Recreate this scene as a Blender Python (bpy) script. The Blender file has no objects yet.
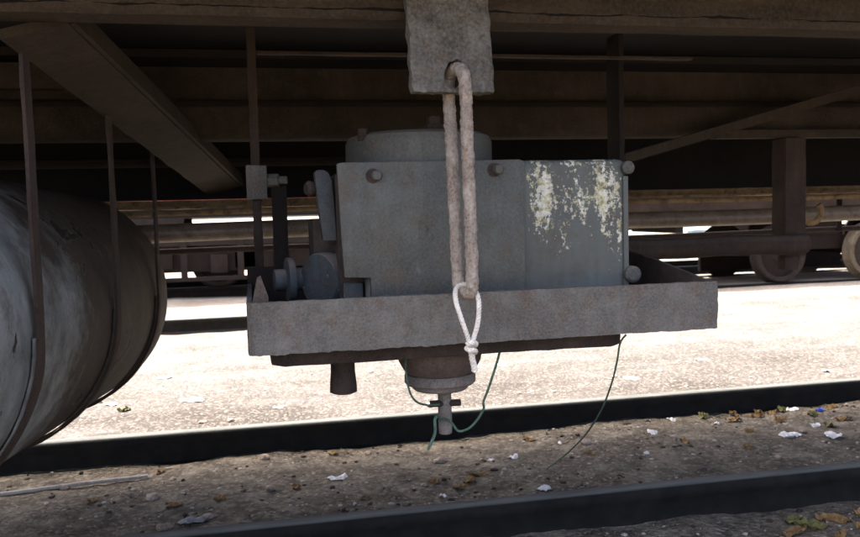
import bpy, bmesh, math, random
from mathutils import Vector, Matrix, noise

random.seed(7)
scene = bpy.context.scene
COL = scene.collection

# ------------------------------------------------------------------ camera
yaw, pit, roll = math.radians(12), math.radians(-3.9), math.radians(1.5)
F = Vector((math.sin(yaw)*math.cos(pit), math.cos(yaw)*math.cos(pit), math.sin(pit)))
R0 = Vector((math.cos(yaw), -math.sin(yaw), 0))
U0 = R0.cross(F)
RR = R0*math.cos(roll) - U0*math.sin(roll)
UU = RR.cross(F)
cam_d = bpy.data.cameras.new('camera')
cam = bpy.data.objects.new('camera', cam_d)
COL.objects.link(cam)
m = Matrix((RR, UU, -F)).transposed().to_4x4()
m.translation = Vector((0, 0, 1.05))
cam.matrix_world = m
cam_d.sensor_width = 36
cam_d.lens = 36*830/860
cam_d.clip_start = 0.05
cam_d.clip_end = 2000
cam_d.dof.use_dof = True
cam_d.dof.focus_distance = 1.95
cam_d.dof.aperture_fstop = 9
scene.camera = cam

# ------------------------------------------------------------------ light
SUN = Vector((-0.40, 0.215, 0.9)).normalized()          # towards the sun
world = bpy.data.worlds.new('World')
scene.world = world
world.use_nodes = True
wn = world.node_tree
for n in list(wn.nodes):
    wn.nodes.remove(n)
wo = wn.nodes.new('ShaderNodeOutputWorld')
wb = wn.nodes.new('ShaderNodeBackground')
ws = wn.nodes.new('ShaderNodeTexSky')
ws.sky_type = 'NISHITA'
ws.sun_disc = False
ws.sun_elevation = math.asin(SUN.z)
ws.sun_rotation = math.atan2(SUN.x, SUN.y)
ws.dust_density = 6.0
ws.air_density = 0.45
ws.ozone_density = 0.2
wb.inputs['Strength'].default_value = 0.15
wn.links.new(ws.outputs[0], wb.inputs[0])
wn.links.new(wb.outputs[0], wo.inputs[0])
sun_d = bpy.data.lights.new('sun', 'SUN')
sun_d.energy = 2.2
sun_d.angle = math.radians(0.6)
sun_d.color = (1.0, 0.98, 0.95)
sun = bpy.data.objects.new('sun', sun_d)
COL.objects.link(sun)
sun.rotation_euler = SUN.to_track_quat('Z', 'Y').to_euler()
sun.location = (0, 0, 12)
vs = scene.view_settings
vs.view_transform = 'Standard'
vs.look = 'None'
vs.gamma = 1
vs.exposure = 2.8

# ------------------------------------------------------------------ materials
def srgb(r, g, b):
    f = lambda c: (c/255/12.92) if c/255 <= .04045 else ((c/255+.055)/1.055)**2.4
    return (f(r), f(g), f(b), 1)

class Mat:
    def __init__(s, name):
        s.m = bpy.data.materials.new(name)
        s.m.use_nodes = True
        s.t = s.m.node_tree
        s.b = s.t.nodes['Principled BSDF']
        s.geo = s.t.nodes.new('ShaderNodeNewGeometry')
        s.pos = s.geo.outputs['Position']
    def link(s, a, b):
        s.t.links.new(a, b)
    def setin(s, sock, v):
        if hasattr(v, 'is_output'):
            s.link(v, sock)
        else:
            sock.default_value = v
    def scaled(s, sc):
        n = s.t.nodes.new('ShaderNodeVectorMath'); n.operation = 'MULTIPLY'
        s.link(s.pos, n.inputs[0]); n.inputs[1].default_value = sc
        return n.outputs[0]
    def noise(s, scale, detail=6, rough=.6, vec=None, dist=0):
        n = s.t.nodes.new('ShaderNodeTexNoise')
        n.inputs['Scale'].default_value = scale
        n.inputs['Detail'].default_value = detail
        n.inputs['Roughness'].default_value = rough
        n.inputs['Distortion'].default_value = dist
        s.link(vec or s.pos, n.inputs['Vector'])
        return n.outputs['Fac']
    def voro(s, scale, feature='F1', out='Distance', vec=None):
        n = s.t.nodes.new('ShaderNodeTexVoronoi')
        n.feature = feature
        n.inputs['Scale'].default_value = scale
        s.link(vec or s.pos, n.inputs['Vector'])
        return n.outputs[out]
    def ramp(s, fac, stops):
        n = s.t.nodes.new('ShaderNodeValToRGB')
        e = n.color_ramp.elements
        while len(e) < len(stops):
            e.new(.5)
        for el, (p, c) in zip(e, stops):
            el.position = p
            el.color = c if hasattr(c, '__len__') else (c, c, c, 1)
        s.link(fac, n.inputs[0])
        return n.outputs[0]
    def mix(s, fac, a, b, mode='MIX'):
        n = s.t.nodes.new('ShaderNodeMix'); n.data_type = 'RGBA'; n.blend_type = mode
        s.setin(n.inputs[0], fac); s.setin(n.inputs[6], a); s.setin(n.inputs[7], b)
        return n.outputs[2]
    def math(s, op, a, b=0.0, c=0.0):
        n = s.t.nodes.new('ShaderNodeMath'); n.operation = op
        for i, v in enumerate((a, b, c)):
            s.setin(n.inputs[i], v)
        return n.outputs[0]
    def sep(s, which=None):
        n = s.t.nodes.new('ShaderNodeSeparateXYZ')
        s.link(which or s.pos, n.inputs[0])
        return n.outputs
    def bump(s, h, strength=.4, dist=.004, prev=None):
        n = s.t.nodes.new('ShaderNodeBump')
        n.inputs['Strength'].default_value = strength
        n.inputs['Distance'].default_value = dist
        s.link(h, n.inputs['Height'])
        if prev:
            s.link(prev, n.inputs['Normal'])
        return n.outputs[0]
    def done(s, col, rough=.85, metal=0, normal=None, spec=.3):
        s.setin(s.b.inputs['Base Color'], col)
        s.setin(s.b.inputs['Roughness'], rough)
        s.b.inputs['Metallic'].default_value = metal
        s.b.inputs['Specular IOR Level'].default_value = spec
        if normal:
            s.link(normal, s.b.inputs['Normal'])
        return s.m

def weathered(name, c1, c2, c3=None, scale=9, rough=.88, bump=.5, bscale=90, bdist=.003, spot=None, thr=.62,
              sscale=40, dust=0.0, metal=0, streak=True, blotch=.55):
    M = Mat(name)
    col = M.ramp(M.noise(scale, 8, .65), [(.3, c1), (.7, c2)])
    col = M.mix(M.ramp(M.noise(scale*.45, 6, .7, dist=.4), [(.38, blotch), (.56, 0.)]), col, (c1[0]*.42, c1[1]*.40, c1[2]*.38, 1))
    col = M.mix(M.ramp(M.noise(scale*3.1, 7, .75), [(.58, 0.), (.72, blotch)]), col, (c2[0]*1.5, c2[1]*1.5, c2[2]*1.48, 1))
    if c3:
        col = M.mix(M.ramp(M.noise(scale*2.7, 5, .6), [(.5, 0.), (.66, 1.)]), col, c3)
    if streak:
        st = M.noise(6, 5, .6, vec=M.scaled((7, 7, .7)))
        col = M.mix(M.ramp(st, [(.35, .35), (.65, 0.)]), col, (c1[0]*.45, c1[1]*.45, c1[2]*.45, 1))
    if spot:
        col = M.mix(M.ramp(M.noise(sscale, 6, .7), [(thr, 0.), (thr+.05, 1.)]), col, spot)
    fine = M.noise(bscale*2.2, 3, .6)
    col = M.mix(M.ramp(fine, [(.35, .0), (.75, .35)]), col, (c2[0]*1.6, c2[1]*1.55, c2[2]*1.5, 1))
    if dust:
        nz = M.sep(M.geo.outputs['Normal'])[2]
        f = M.math('MULTIPLY', M.ramp(nz, [(.3, 0.), (.9, 1.)]), dust)
        col = M.mix(f, col, srgb(150, 135, 120))
    h = M.math('ADD', M.noise(bscale, 6, .65), M.math('MULTIPLY', M.noise(bscale*.22, 4), 1.3))
    return M.done(col, rough, metal, M.bump(h, bump, bdist))

G = {}
G['beam'] = weathered('rusted_beam_brown', srgb(42, 35, 28), srgb(68, 58, 46), srgb(54, 48, 40), 7, bscale=120, bump=.6)
G['rust'] = weathered('dark_rust', srgb(44, 35, 30), srgb(70, 57, 48), srgb(56, 49, 44), 8, dust=.15)
G['rust_dark'] = weathered('grimy_steel', srgb(26, 22, 19), srgb(46, 38, 33), None, 7, dust=.1)
G['rust_yellow'] = weathered('ochre_rust', srgb(110, 86, 56), srgb(158, 130, 92), srgb(66, 52, 42), 9, dust=.2)
G['tray'] = weathered('tray_grey_rust', srgb(96, 93, 87), srgb(120, 117, 110), srgb(98, 85, 74), 9, blotch=.5, bump=1.0, bscale=90, bdist=.005, spot=srgb(92, 66, 54), thr=.66, sscale=48)
G['plate'] = weathered('bracket_crust', srgb(88, 86, 80), srgb(134, 131, 124), srgb(92, 80, 68), 22, rough=.55, bump=1.0, bscale=60, bdist=.014, blotch=.8, spot=srgb(170, 168, 164), thr=.67, sscale=45)
G['link'] = weathered('dusty_forged_iron', srgb(130, 119, 107), srgb(170, 161, 149), srgb(116, 92, 75), 26, blotch=.5, bump=1.0, bscale=100, bdist=.005, spot=srgb(120, 76, 58), thr=.66, sscale=70, streak=False)
G['under'] = weathered('underframe_brown', srgb(44, 36, 29), srgb(70, 58, 47), srgb(56, 49, 42), 5, dust=.1, blotch=.8)
G['floor'] = weathered('coach_floor_dark', srgb(14, 12, 11), srgb(26, 23, 21), None, 4)
G['body'] = weathered('coach_body_maroon', srgb(94, 44, 38), srgb(122, 60, 50), None, 2, rough=.6, bump=.15)
G['grey'] = weathered('grey_enamel', srgb(74, 75, 70), srgb(95, 96, 90), srgb(82, 73, 61), 6, rough=.55, blotch=.6, bump=.35, bscale=70, spot=srgb(150, 150, 146), thr=.74, sscale=120, dust=.4)
G['blue'] = weathered('blue_grey_enamel', srgb(50, 54, 56), srgb(72, 77, 79), srgb(62, 53, 46), 14, rough=.6, bump=.35, spot=srgb(210, 206, 190), thr=.68, sscale=55, dust=.4)
G['iron'] = weathered('valve_iron', srgb(104, 98, 93), srgb(138, 131, 124), srgb(108, 96, 86), 16, bump=.5)
G['rust_light'] = weathered('bare_rust', srgb(112, 80, 58), srgb(150, 112, 84), srgb(90, 66, 52), 14)
G['valve'] = weathered('valve_body_rust', srgb(70, 60, 54), srgb(100, 88, 80), srgb(84, 68, 58), 14)
G['stub'] = weathered('black_iron', srgb(44, 38, 34), srgb(72, 62, 56), None, 16, bump=.5)
G['wheel'] = weathered('wheel_dusty', srgb(42, 37, 32), srgb(66, 59, 50), srgb(44, 37, 31), 10)
G['tyre'] = weathered('wheel_tyre_pale', srgb(84, 77, 64), srgb(118, 108, 90), srgb(70, 60, 48), 10)
G['tyre_dark'] = weathered('wheel_tyre_shaded', srgb(30, 27, 24), srgb(52, 46, 40), None, 10)  # darker copy of the tyre colour, shade painted in
G['cinder'] = weathered('cinder', srgb(34, 29, 26), srgb(66, 56, 48), None, 25, streak=False)
G['flake'] = weathered('pale_flake', srgb(130, 124, 114), srgb(172, 166, 156), None, 30, streak=False)
G['stone'] = weathered('stone_chip', srgb(104, 92, 82), srgb(160, 146, 132), None, 25, streak=False)
G['paper'] = weathered('paper_dirty', srgb(206, 204, 198), srgb(232, 230, 226), srgb(186, 178, 168), 25, blotch=.1, bump=.2, streak=False)
G['paper_grey'] = weathered('paper_greyed', srgb(120, 122, 122), srgb(154, 156, 154), None, 25, bump=.2, streak=False)
G['blue_plastic'] = weathered('blue_plastic', srgb(30, 50, 140), srgb(50, 74, 180), None, 25, rough=.4, streak=False)
G['leaf'] = weathered('dry_leaf', srgb(104, 80, 50), srgb(138, 112, 72), srgb(88, 62, 40), 30, streak=False)
G['leaf_green'] = weathered('withering_leaf', srgb(74, 78, 44), srgb(104, 104, 62), srgb(110, 92, 54), 30, streak=False)
G['stick'] = weathered('bleached_stick', srgb(150, 142, 130), srgb(184, 176, 164), None, 20, streak=False)
G['wire'] = weathered('verdigris_wire', srgb(58, 84, 72), srgb(100, 126, 108), srgb(62, 60, 48), 60, bump=.2, streak=False)
G['rope'] = weathered('white_rope', srgb(206, 200, 188), srgb(232, 226, 214), srgb(184, 172, 156), 50, bump=.3, bscale=300, streak=False)
G['concrete'] = weathered('pale_concrete', srgb(170, 160, 140), srgb(200, 190, 170), None, 4, streak=False)
G['sky_blue'] = weathered('faded_blue_paint', srgb(120, 150, 170), srgb(150, 176, 190), None, 6, streak=False)

G['conduit'] = weathered('worn_conduit', srgb(98, 86, 74), srgb(134, 120, 104), srgb(84, 70, 58), 8, rough=.33, bump=.12, streak=False)

def steel_rail():
    M = Mat('rail_steel')
    nz = M.sep(M.geo.outputs['Normal'])[2]
    col = M.ramp(M.noise(14, 7, .65), [(.3, srgb(20, 20, 19)), (.7, srgb(36, 34, 31))])
    top = M.ramp(M.noise(30, 5, .6, vec=M.scaled((.15, 1, 1))), [(.3, srgb(84, 84, 79)), (.7, srgb(112, 112, 106))])
    f = M.ramp(nz, [(.75, 0.), (.97, 1.)])
    z = M.sep()[2]
    f = M.math('MULTIPLY', f, M.math('GREATER_THAN', z, .11))
    col = M.mix(f, col, top)
    return M.done(col, .8, 0, M.bump(M.noise(60, 6, .65), .6, .004), .15)
G['rail'] = steel_rail()

def ground_mat():
    M = Mat('trackside_dirt')
    big = M.noise(1.3, 8, .62)
    col = M.ramp(big, [(.3, srgb(60, 57, 53)), (.5, srgb(76, 72, 68)), (.72, srgb(92, 88, 84))])
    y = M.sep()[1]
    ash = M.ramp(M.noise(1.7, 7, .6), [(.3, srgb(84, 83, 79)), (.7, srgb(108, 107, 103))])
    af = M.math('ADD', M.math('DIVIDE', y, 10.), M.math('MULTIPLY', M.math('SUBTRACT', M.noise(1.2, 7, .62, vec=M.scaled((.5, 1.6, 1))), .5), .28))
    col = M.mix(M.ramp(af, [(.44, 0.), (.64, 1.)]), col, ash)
    trk = M.noise(2.4, 7, .66, vec=M.scaled((.35, 2.2, 1)))
    col = M.mix(M.ramp(trk, [(.36, .35), (.5, 0.)]), col, srgb(60, 55, 50))
    col = M.mix(M.ramp(trk, [(.58, 0.), (.68, .4)]), col, srgb(120, 118, 115))
    # oil-soaked earth of the track bed: a stain with its own ragged outline
    edge = M.math('ADD', y, M.math('MULTIPLY', M.math('SUBTRACT', M.noise(2.2, 6), .5), 1.2))
    oil = M.math('MULTIPLY', M.ramp(M.math('DIVIDE', edge, 10.), [(.36, 1.), (.42, 0.)]), .75)
    oilcol = M.ramp(M.noise(9, 7, .7), [(.30, srgb(54, 50, 43)), (.5, srgb(100, 93, 80)), (.70, srgb(142, 134, 118))])
    col = M.mix(oil, col, oilcol)
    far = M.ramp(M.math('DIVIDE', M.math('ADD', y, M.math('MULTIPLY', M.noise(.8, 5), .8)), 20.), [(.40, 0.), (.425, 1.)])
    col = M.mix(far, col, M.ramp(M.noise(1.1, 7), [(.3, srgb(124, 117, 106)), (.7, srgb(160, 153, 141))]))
    c2 = M.voro(75, out='Color')
    g = M.sep(c2)[0]
    col = M.mix(M.ramp(g, [(.6, 0.), (1., .35)]), col, srgb(160, 150, 139))
    col = M.mix(M.ramp(M.sep(c2)[1], [(.65, 0.), (1., .4)]), col, srgb(70, 62, 55))
    # strewn ash and trodden litter, pale flecks
    col = M.mix(M.ramp(M.noise(28, 6, .75), [(.62, 0.), (.72, .4)]), col, srgb(150, 147, 140))
    h = M.math('ADD', M.noise(40, 8, .7), M.math('MULTIPLY', M.voro(75), -1.0))
    n1 = M.bump(M.noise(9, 6, .6), .6, .03)
    return M.done(col, 1.0, 0, M.bump(h, .55, .009, n1), .05)
G['ground'] = ground_mat()

def box_mat():
    """grey enamel with white and ochre under-coats showing in two patches"""
    M = Mat('chipped_grey_enamel')
    x, y, z = M.sep()
    col = M.ramp(M.noise(10, 8, .65), [(.3, srgb(84, 88, 83)), (.7, srgb(104, 109, 103))])
    col = M.mix(M.ramp(M.noise(24, 5, .6), [(.55, 0.), (.7, .7)]), col, srgb(98, 92, 88))
    def patch(cx, cz, rx, rz):
        a = M.math('DIVIDE', M.math('SUBTRACT', x, cx), rx)
        b = M.math('DIVIDE', M.math('SUBTRACT', z, cz), rz)
        d = M.math('ADD', M.math('MULTIPLY', a, a), M.math('MULTIPLY', b, b))
        return M.math('POWER', 2.718, M.math('MULTIPLY', d, -1.0))
    p = M.math('MAXIMUM', patch(.722, 1.09, .060, .15), patch(.898, 1.085, .055, .17))
    p = M.math('MAXIMUM', p, M.math('MULTIPLY', patch(.80, 1.165, .16, .012), .8))
    p = M.math('MAXIMUM', p, M.math('MULTIPLY', patch(.935, .98, .018, .16), .85))
    p = M.math('MAXIMUM', p, M.math('MULTIPLY', patch(.80, 1.05, .17, .17), .72))
    drip = M.noise(30, 7, .7, vec=M.scaled((1, 1, .35)))
    n = M.math('ADD', M.math('MULTIPLY', M.noise(85, 8, .8), .55), M.math('MULTIPLY', drip, .45))
    f = M.math('ADD', n, M.math('MULTIPLY', M.math('SUBTRACT', p, 1.0), .22))
    mask = M.ramp(f, [(.452, 0.), (.462, 1.)])
    chip = M.ramp(M.noise(48, 5, .7), [(.34, srgb(134, 128, 88)), (.46, srgb(188, 182, 146)), (.58, srgb(222, 220, 208)), (.70, srgb(128, 122, 92))])
    halo = M.ramp(f, [(.425, 0.), (.462, .55)])
    col = M.mix(halo, col, srgb(66, 66, 62))
    col = M.mix(mask, col, chip)
    gr = M.ramp(M.noise(5, 6, .65, vec=M.scaled((6, 6, .8))), [(.35, .25), (.6, 0.)])
    col = M.mix(gr, col, srgb(66, 62, 56))
    col = M.mix(M.math('MULTIPLY', M.ramp(M.noise(5, 8, .72), [(.48, 0.), (.62, .6)]), M.math('SUBTRACT', 1.0, mask)), col, srgb(74, 66, 56))
    h = M.math('SUBTRACT', M.noise(70, 6, .65), M.math('MULTIPLY', mask, .5))
    return M.done(col, .62, 0, M.bump(h, .4, .003), .35)
G['box'] = box_mat()

def beam_crack():
    M = Mat('cracked_brown_beam')
    x, y, z = M.sep()
    col = M.ramp(M.noise(7, 8, .65, vec=M.scaled((.35, 1, 2.5))), [(.3, srgb(40, 32, 25)), (.7, srgb(70, 58, 45))])
    col = M.mix(M.ramp(M.noise(110, 4, .6), [(.4, 0.), (.75, .45)]), col, srgb(84, 75, 60))
    wob = M.noise(3.2, 6, .65, vec=M.scaled((1, 0, 0)))
    line = M.math('ABSOLUTE', M.math('SUBTRACT', z, M.math('ADD', 1.482, M.math('MULTIPLY', wob, .034))))
    wid = M.math('MULTIPLY', M.ramp(M.noise(5, 4, .6, vec=M.scaled((1, 0, 0))), [(.42, 0.), (.6, 1.)]), .0035)
    crack = M.math('LESS_THAN', line, wid)
    col = M.mix(crack, col, srgb(22, 18, 15))
    h = M.math('SUBTRACT', M.noise(110, 6, .65), M.math('MULTIPLY', crack, 3))
    return M.done(col, .9, 0, M.bump(h, .6, .004), .2)
G['crack'] = beam_crack()

def tank_mat():
    M = Mat('tank_grey_peeling')
    x, y, z = M.sep()
    col = M.ramp(M.noise(6, 8, .6), [(.3, srgb(110, 113, 109)), (.7, srgb(142, 145, 140))])
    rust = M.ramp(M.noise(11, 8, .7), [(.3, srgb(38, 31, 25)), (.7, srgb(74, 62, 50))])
    f = M.math('ADD', M.math('DIVIDE', M.math('SUBTRACT', y, 1.97), 1.1), M.math('MULTIPLY', M.math('SUBTRACT', M.noise(4, 8, .7), .5), 1.7))  # real rust at far end, brought nearer to stand in for flank shade
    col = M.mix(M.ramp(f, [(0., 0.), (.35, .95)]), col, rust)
    run = M.noise(2.2, 7, .7, vec=M.scaled((1, 4, .5)))
    col = M.mix(M.ramp(run, [(.34, .45), (.5, 0.)]), col, srgb(56, 50, 44))
    v = M.noise(4.6, 12, .68, dist=1.6)
    gate = M.noise(3.1, 3)
    pk = M.math('ADD', v, M.math('MULTIPLY', gate, .55))
    peel = M.ramp(pk, [(.915, 0.), (.925, 1.)])
    col = M.mix(peel, col, srgb(34, 29, 26))
    rim = M.ramp(pk, [(.895, 0.), (.905, .6), (.915, 0.)])
    col = M.mix(rim, col, srgb(118, 118, 114))
    col = M.mix(M.ramp(M.noise(7, 8, .75), [(.52, 0.), (.64, .6)]), col, srgb(72, 60, 48))
    col = M.mix(M.ramp(M.noise(90, 5, .7), [(.6, 0.), (.75, .4)]), col, srgb(124, 124, 120))
    h = M.math('SUBTRACT', M.math('ADD', M.noise(60, 6, .65), M.noise(9, 5)), M.math('MULTIPLY', peel, 2.5))
    return M.done(col, .75, 0, M.bump(h, .7, .006), .25)
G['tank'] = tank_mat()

# ------------------------------------------------------------------ mesh helpers
class MB:
    def __init__(s):
        s.bm = bmesh.new()
    def box(s, x0, x1, y0, y1, z0, z1):
        r = bmesh.ops.create_cube(s.bm, size=1)
        for v in r['verts']:
            v.co = Vector((x0+(v.co.x+.5)*(x1-x0), y0+(v.co.y+.5)*(y1-y0), z0+(v.co.z+.5)*(z1-z0)))
        return s
    def prism(s, pts, axis, a, b):
        """polygon pts (u,v) extruded along axis from a to b; axis x:(y,z) y:(x,z) z:(x,y)"""
        def mk(u, v, w):
            return {'x': (w, u, v), 'y': (u, w, v), 'z': (u, v, w)}[axis]
        A = [s.bm.verts.new(mk(u, v, a)) for u, v in pts]
        B = [s.bm.verts.new(mk(u, v, b)) for u, v in pts]
        n = len(pts)
        s.bm.faces.new(A); s.bm.faces.new(B[::-1])
        for i in range(n):
            s.bm.faces.new((A[i], B[i], B[(i+1) % n], A[(i+1) % n]))
        bmesh.ops.recalc_face_normals(s.bm, faces=s.bm.faces)
        return s
    def tube(s, pts, rad, seg=10, closed=False, wob=0):
        pts = [Vector(p) for p in pts]
        n = len(pts)
        rads = rad if hasattr(rad, '__len__') else [rad]*n
        rings = []
        up = None
        for i, p in enumerate(pts):
            if closed:
                t = pts[(i+1) % n]-pts[i-1]
            else:
                t = pts[min(i+1, n-1)]-pts[max(i-1, 0)]
            t.normalize()
            if up is None:
                up = t.orthogonal().normalized()
            up = (up-t*up.dot(t)).normalized()
            sd = t.cross(up)
            ring = []
            for k in range(seg):
                a = 2*math.pi*k/seg
                r = rads[i]
                o = up*math.cos(a)+sd*math.sin(a)
                if wob:
                    r += wob*.55*noise.noise((p+o*r)*30)+wob*.8*noise.noise((p+o*r)*130)
                ring.append(s.bm.verts.new(p+o*r))
            rings.append(ring)
        rng = range(n) if closed else range(n-1)
        for i in rng:
            a, b = rings[i], rings[(i+1) % n]
            off = 0
            if closed and i == n-1:
                off = min(range(seg), key=lambda q: (a[0].co-b[q].co).length)
            for k in range(seg):
                s.bm.faces.new((a[k], a[(k+1) % seg], b[(k+1+off) % seg], b[(k+off) % seg]))
        if not closed:
            s.bm.faces.new(rings[0][::-1]); s.bm.faces.new(rings[-1])
        return s
    def lathe(s, prof, center, axis=(0, 0, 1), seg=32):
        """prof: list of (r, h) along axis from center"""
        ax = Vector(axis).normalized(); c = Vector(center)
        u = ax.orthogonal().normalized(); w = ax.cross(u)
        rings = []
        for r, h in prof:
            if r < 1e-5:
                rings.append([s.bm.verts.new(c+ax*h)])
            else:
                rings.append([s.bm.verts.new(c+ax*h+(u*math.cos(2*math.pi*k/seg)+w*math.sin(2*math.pi*k/seg))*r) for k in range(seg)])
        for a, b in zip(rings, rings[1:]):
            if len(a) == 1 and len(b) == 1:
                continue
            for k in range(seg):
                k2 = (k+1) % seg
                if len(a) == 1:
                    s.bm.faces.new((a[0], b[k2], b[k]))
                elif len(b) == 1:
                    s.bm.faces.new((a[k], a[k2], b[0]))
                else:
                    s.bm.faces.new((a[k], a[k2], b[k2], b[k]))
        for q in (rings[0], rings[-1]):
            if len(q) > 1:
                s.bm.faces.new(q)
        bmesh.ops.recalc_face_normals(s.bm, faces=s.bm.faces)
        return s
    def bevel(s, w, seg=2, ang=30):
        es = [e for e in s.bm.edges if len(e.link_faces) == 2 and e.calc_face_angle(0) > math.radians(ang)]
        bmesh.ops.bevel(s.bm, geom=es, offset=w, segments=seg, profile=.6, affect='EDGES')
        return s
    def cut(s, axis, step):
        co = [v.co['xyz'.index(axis)] for v in s.bm.verts]
        lo, hi = min(co), max(co)
        n = max(1, int((hi-lo)/step))
        no = Vector([1.0 if c == axis else 0.0 for c in 'xyz'])
        for i in range(1, n):
            g = list(s.bm.verts)+list(s.bm.edges)+list(s.bm.faces)
            bmesh.ops.bisect_plane(s.bm, geom=g, plane_co=no*(lo+(hi-lo)*i/n), plane_no=no)
        return s
    def rough(s, amp, sc=20, sc2=60, bias=None):
        s.bm.normal_update()
        for v in s.bm.verts:
            d = noise.noise(v.co*sc)+.5*noise.noise(v.co*sc2+Vector((9, 3, 1)))
            o = Vector((noise.noise(v.co*sc+Vector((31, 0, 0))), noise.noise(v.co*sc+Vector((0, 17, 0))), noise.noise(v.co*sc2)))
            v.co += (v.normal*d*.7+o*.5)*amp
        return s
    def build(s, name, mat, parent=None, base=None, smooth=True, angle=35):
        b = Vector(base) if base is not None else Vector((0, 0, 0))
        if parent is not None and base is None:
            b = Vector(BASE[parent.name])
        for v in s.bm.verts:
            v.co -= b
        me = bpy.data.meshes.new(name)
        s.bm.normal_update()
        if smooth:
            for f in s.bm.faces:
                f.smooth = True
            for e in s.bm.edges:
                if len(e.link_faces) == 2 and e.calc_face_angle(0) > math.radians(angle):
                    e.smooth = False
        s.bm.to_mesh(me); s.bm.free()
        o = bpy.data.objects.new(name, me)
        COL.objects.link(o)
        me.materials.append(G[mat])
        if parent is not None:
            o.parent = parent
            BASE[o.name] = tuple(b)
        else:
            o.location = b
            BASE[o.name] = tuple(b)
        return o
BASE = {}

def tag(o, label, cat=None, group=None, kind=None):
    if label: o['label'] = label
    if cat: o['category'] = cat
    if group: o['group'] = group
    if kind: o['kind'] = kind
    return o
def thing(name, base, label, cat, group=None):
    o = bpy.data.objects.new(name, None)
    o.empty_display_size = .1
    COL.objects.link(o)
    o.location = base
    BASE[o.name] = tuple(base)
    return tag(o, label, cat, group)
def copy_tree(o, off, label=None, parent=None):
    c = o.copy(); COL.objects.link(c); c.parent = parent
    if parent is None:
        c.location = o.location+Vector(off)
        if label: c['label'] = label
    for ch in o.children:
        copy_tree(ch, off, None, c)
    return c
def rbox(x0, x1, y0, y1, z0, z1, bev=.004, seg=2):
    return MB().box(x0, x1, y0, y1, z0, z1).bevel(bev, seg)
def bar(p, q, w, t, roll_up=(0, 0, 1)):
    """flat bar from p to q, width w along the in-plane side vector, thickness t"""
    p, q = Vector(p), Vector(q)
    d = (q-p).normalized()
    sd = d.cross(Vector(roll_up)).normalized()
    n = sd.cross(d).normalized()
    mb = MB()
    vs_ = []
    for c in (p, q):
        for a, b in ((-1, -1), (1, -1), (1, 1), (-1, 1)):
            vs_.append(mb.bm.verts.new(c+sd*a*w/2+n*b*t/2))
    for f in ((0, 1, 2, 3), (7, 6, 5, 4), (0, 4, 5, 1), (1, 5, 6, 2), (2, 6, 7, 3), (3, 7, 4, 0)):
        mb.bm.faces.new([vs_[i] for i in f])
    bmesh.ops.recalc_face_normals(mb.bm, faces=mb.bm.faces)
    return mb
def smoothpath(pts, sub=6):
    """Catmull-Rom through pts"""
    P = [Vector(p) for p in pts]
    out = []
    for i in range(len(P)-1):
        p0, p1, p2, p3 = P[max(i-1, 0)], P[i], P[i+1], P[min(i+2, len(P)-1)]
        for k in range(sub):
            t = k/sub
            out.append(.5*((2*p1)+(p2-p0)*t+(2*p0-5*p1+4*p2-p3)*t*t+(-p0+3*p1-3*p2+p3)*t**3))
    out.append(P[-1])
    return out

# ------------------------------------------------------------------ ground and rails
def gz(x, y):
    z = .022*noise.noise((x*.9, y*.9, 3))+.012*noise.noise((x*3.5, y*3.5, 7))
    if y < 6:
        z += .007*noise.noise((x*11, y*11, 1))+.004*noise.noise((x*26, y*26, 5))
    if y < 4.5:
        z += .010*max(0, noise.noise((x*7.0, y*7.0, 21)))+.007*max(0, noise.noise((x*17, y*17, 33))-.1)
    a = max(0, 1-abs(y-3.02)/.6)
    z += .012*a
    if x > 2.2 and 3.2 < y < 3.6:
        z += .05*min(1, (x-2.2)/1.2)*(1-abs(y-3.45)/.3 if abs(y-3.45) < .3 else 0)
    z += .02*max(0, min(1, (4.0-y)/.3))
    z += .112*max(0, min(1, (x-.8)/.9))*max(0, min(1, (y-7.6)/.6))*max(0, min(1, (11.0-y)/.5))
    return z+.015
def axis_lines(lo, hi, step, far_lo, far_hi):
    out = []
    v, s = lo, step
    left = []
    while v > far_lo:
        s *= 1.25; v -= s; left.append(v)
    out = left[::-1]
    n = int((hi-lo)/step)
    out += [lo+i*step for i in range(n+1)]
    v, s = hi, step
    while v < far_hi:
        s *= 1.25; v += s; out.append(v)
    return out
xs = axis_lines(-2.2, 4.6, .035, -400, 400)
ys = axis_lines(1.2, 6.2, .035, -300, 500)
mb = MB()
grid = [[mb.bm.verts.new((x, y, gz(x, y))) for x in xs] for y in ys]
for j in range(len(ys)-1):
    for i in range(len(xs)-1):
        mb.bm.faces.new((grid[j][i], grid[j][i+1], grid[j+1][i+1], grid[j+1][i]))
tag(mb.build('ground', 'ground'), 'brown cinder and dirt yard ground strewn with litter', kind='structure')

RAIL = [(-.062, 0), (.062, 0), (.062, .012), (.024, .03), (.022, .10), (.033, .112), (.034, .141), (.026, .150), (-.026, .150), (-.034, .141), (-.033, .112), (-.022, .10), (-.024, .03), (-.062, .012)]
def rail(y, label, x0=-14, x1=24, dz=0.0, scale=1):
    mb = MB().prism([(u*scale, v*scale+dz) for u, v in RAIL], 'x', x0, x1)
    for v in mb.bm.verts:
        v.co.y += y
    return tag(mb.build('rail', 'rail', base=(0, y, 0), angle=50), label, 'rail')
rail(2.43, 'dark grimy steel rail running under the near side of the carriage')
rail(3.62, 'steel rail with sunlit top edge along the bright open ground')
rail(8.40, 'rail carrying the near wheels of the low flat wagon', 1.7, 30)
rail(9.60, 'rail under the far wheels of the low flat wagon', 1.7, 30)
rail(11.2, 'rail under the near wheels of the distant coach', -20, 30)
rail(12.4, 'rail under the far wheels of the distant coach', -20, 30)
rail(7.75, 'loose dark rail lying on the open ground between two tracks', -9, .75, .01, .9)

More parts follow.
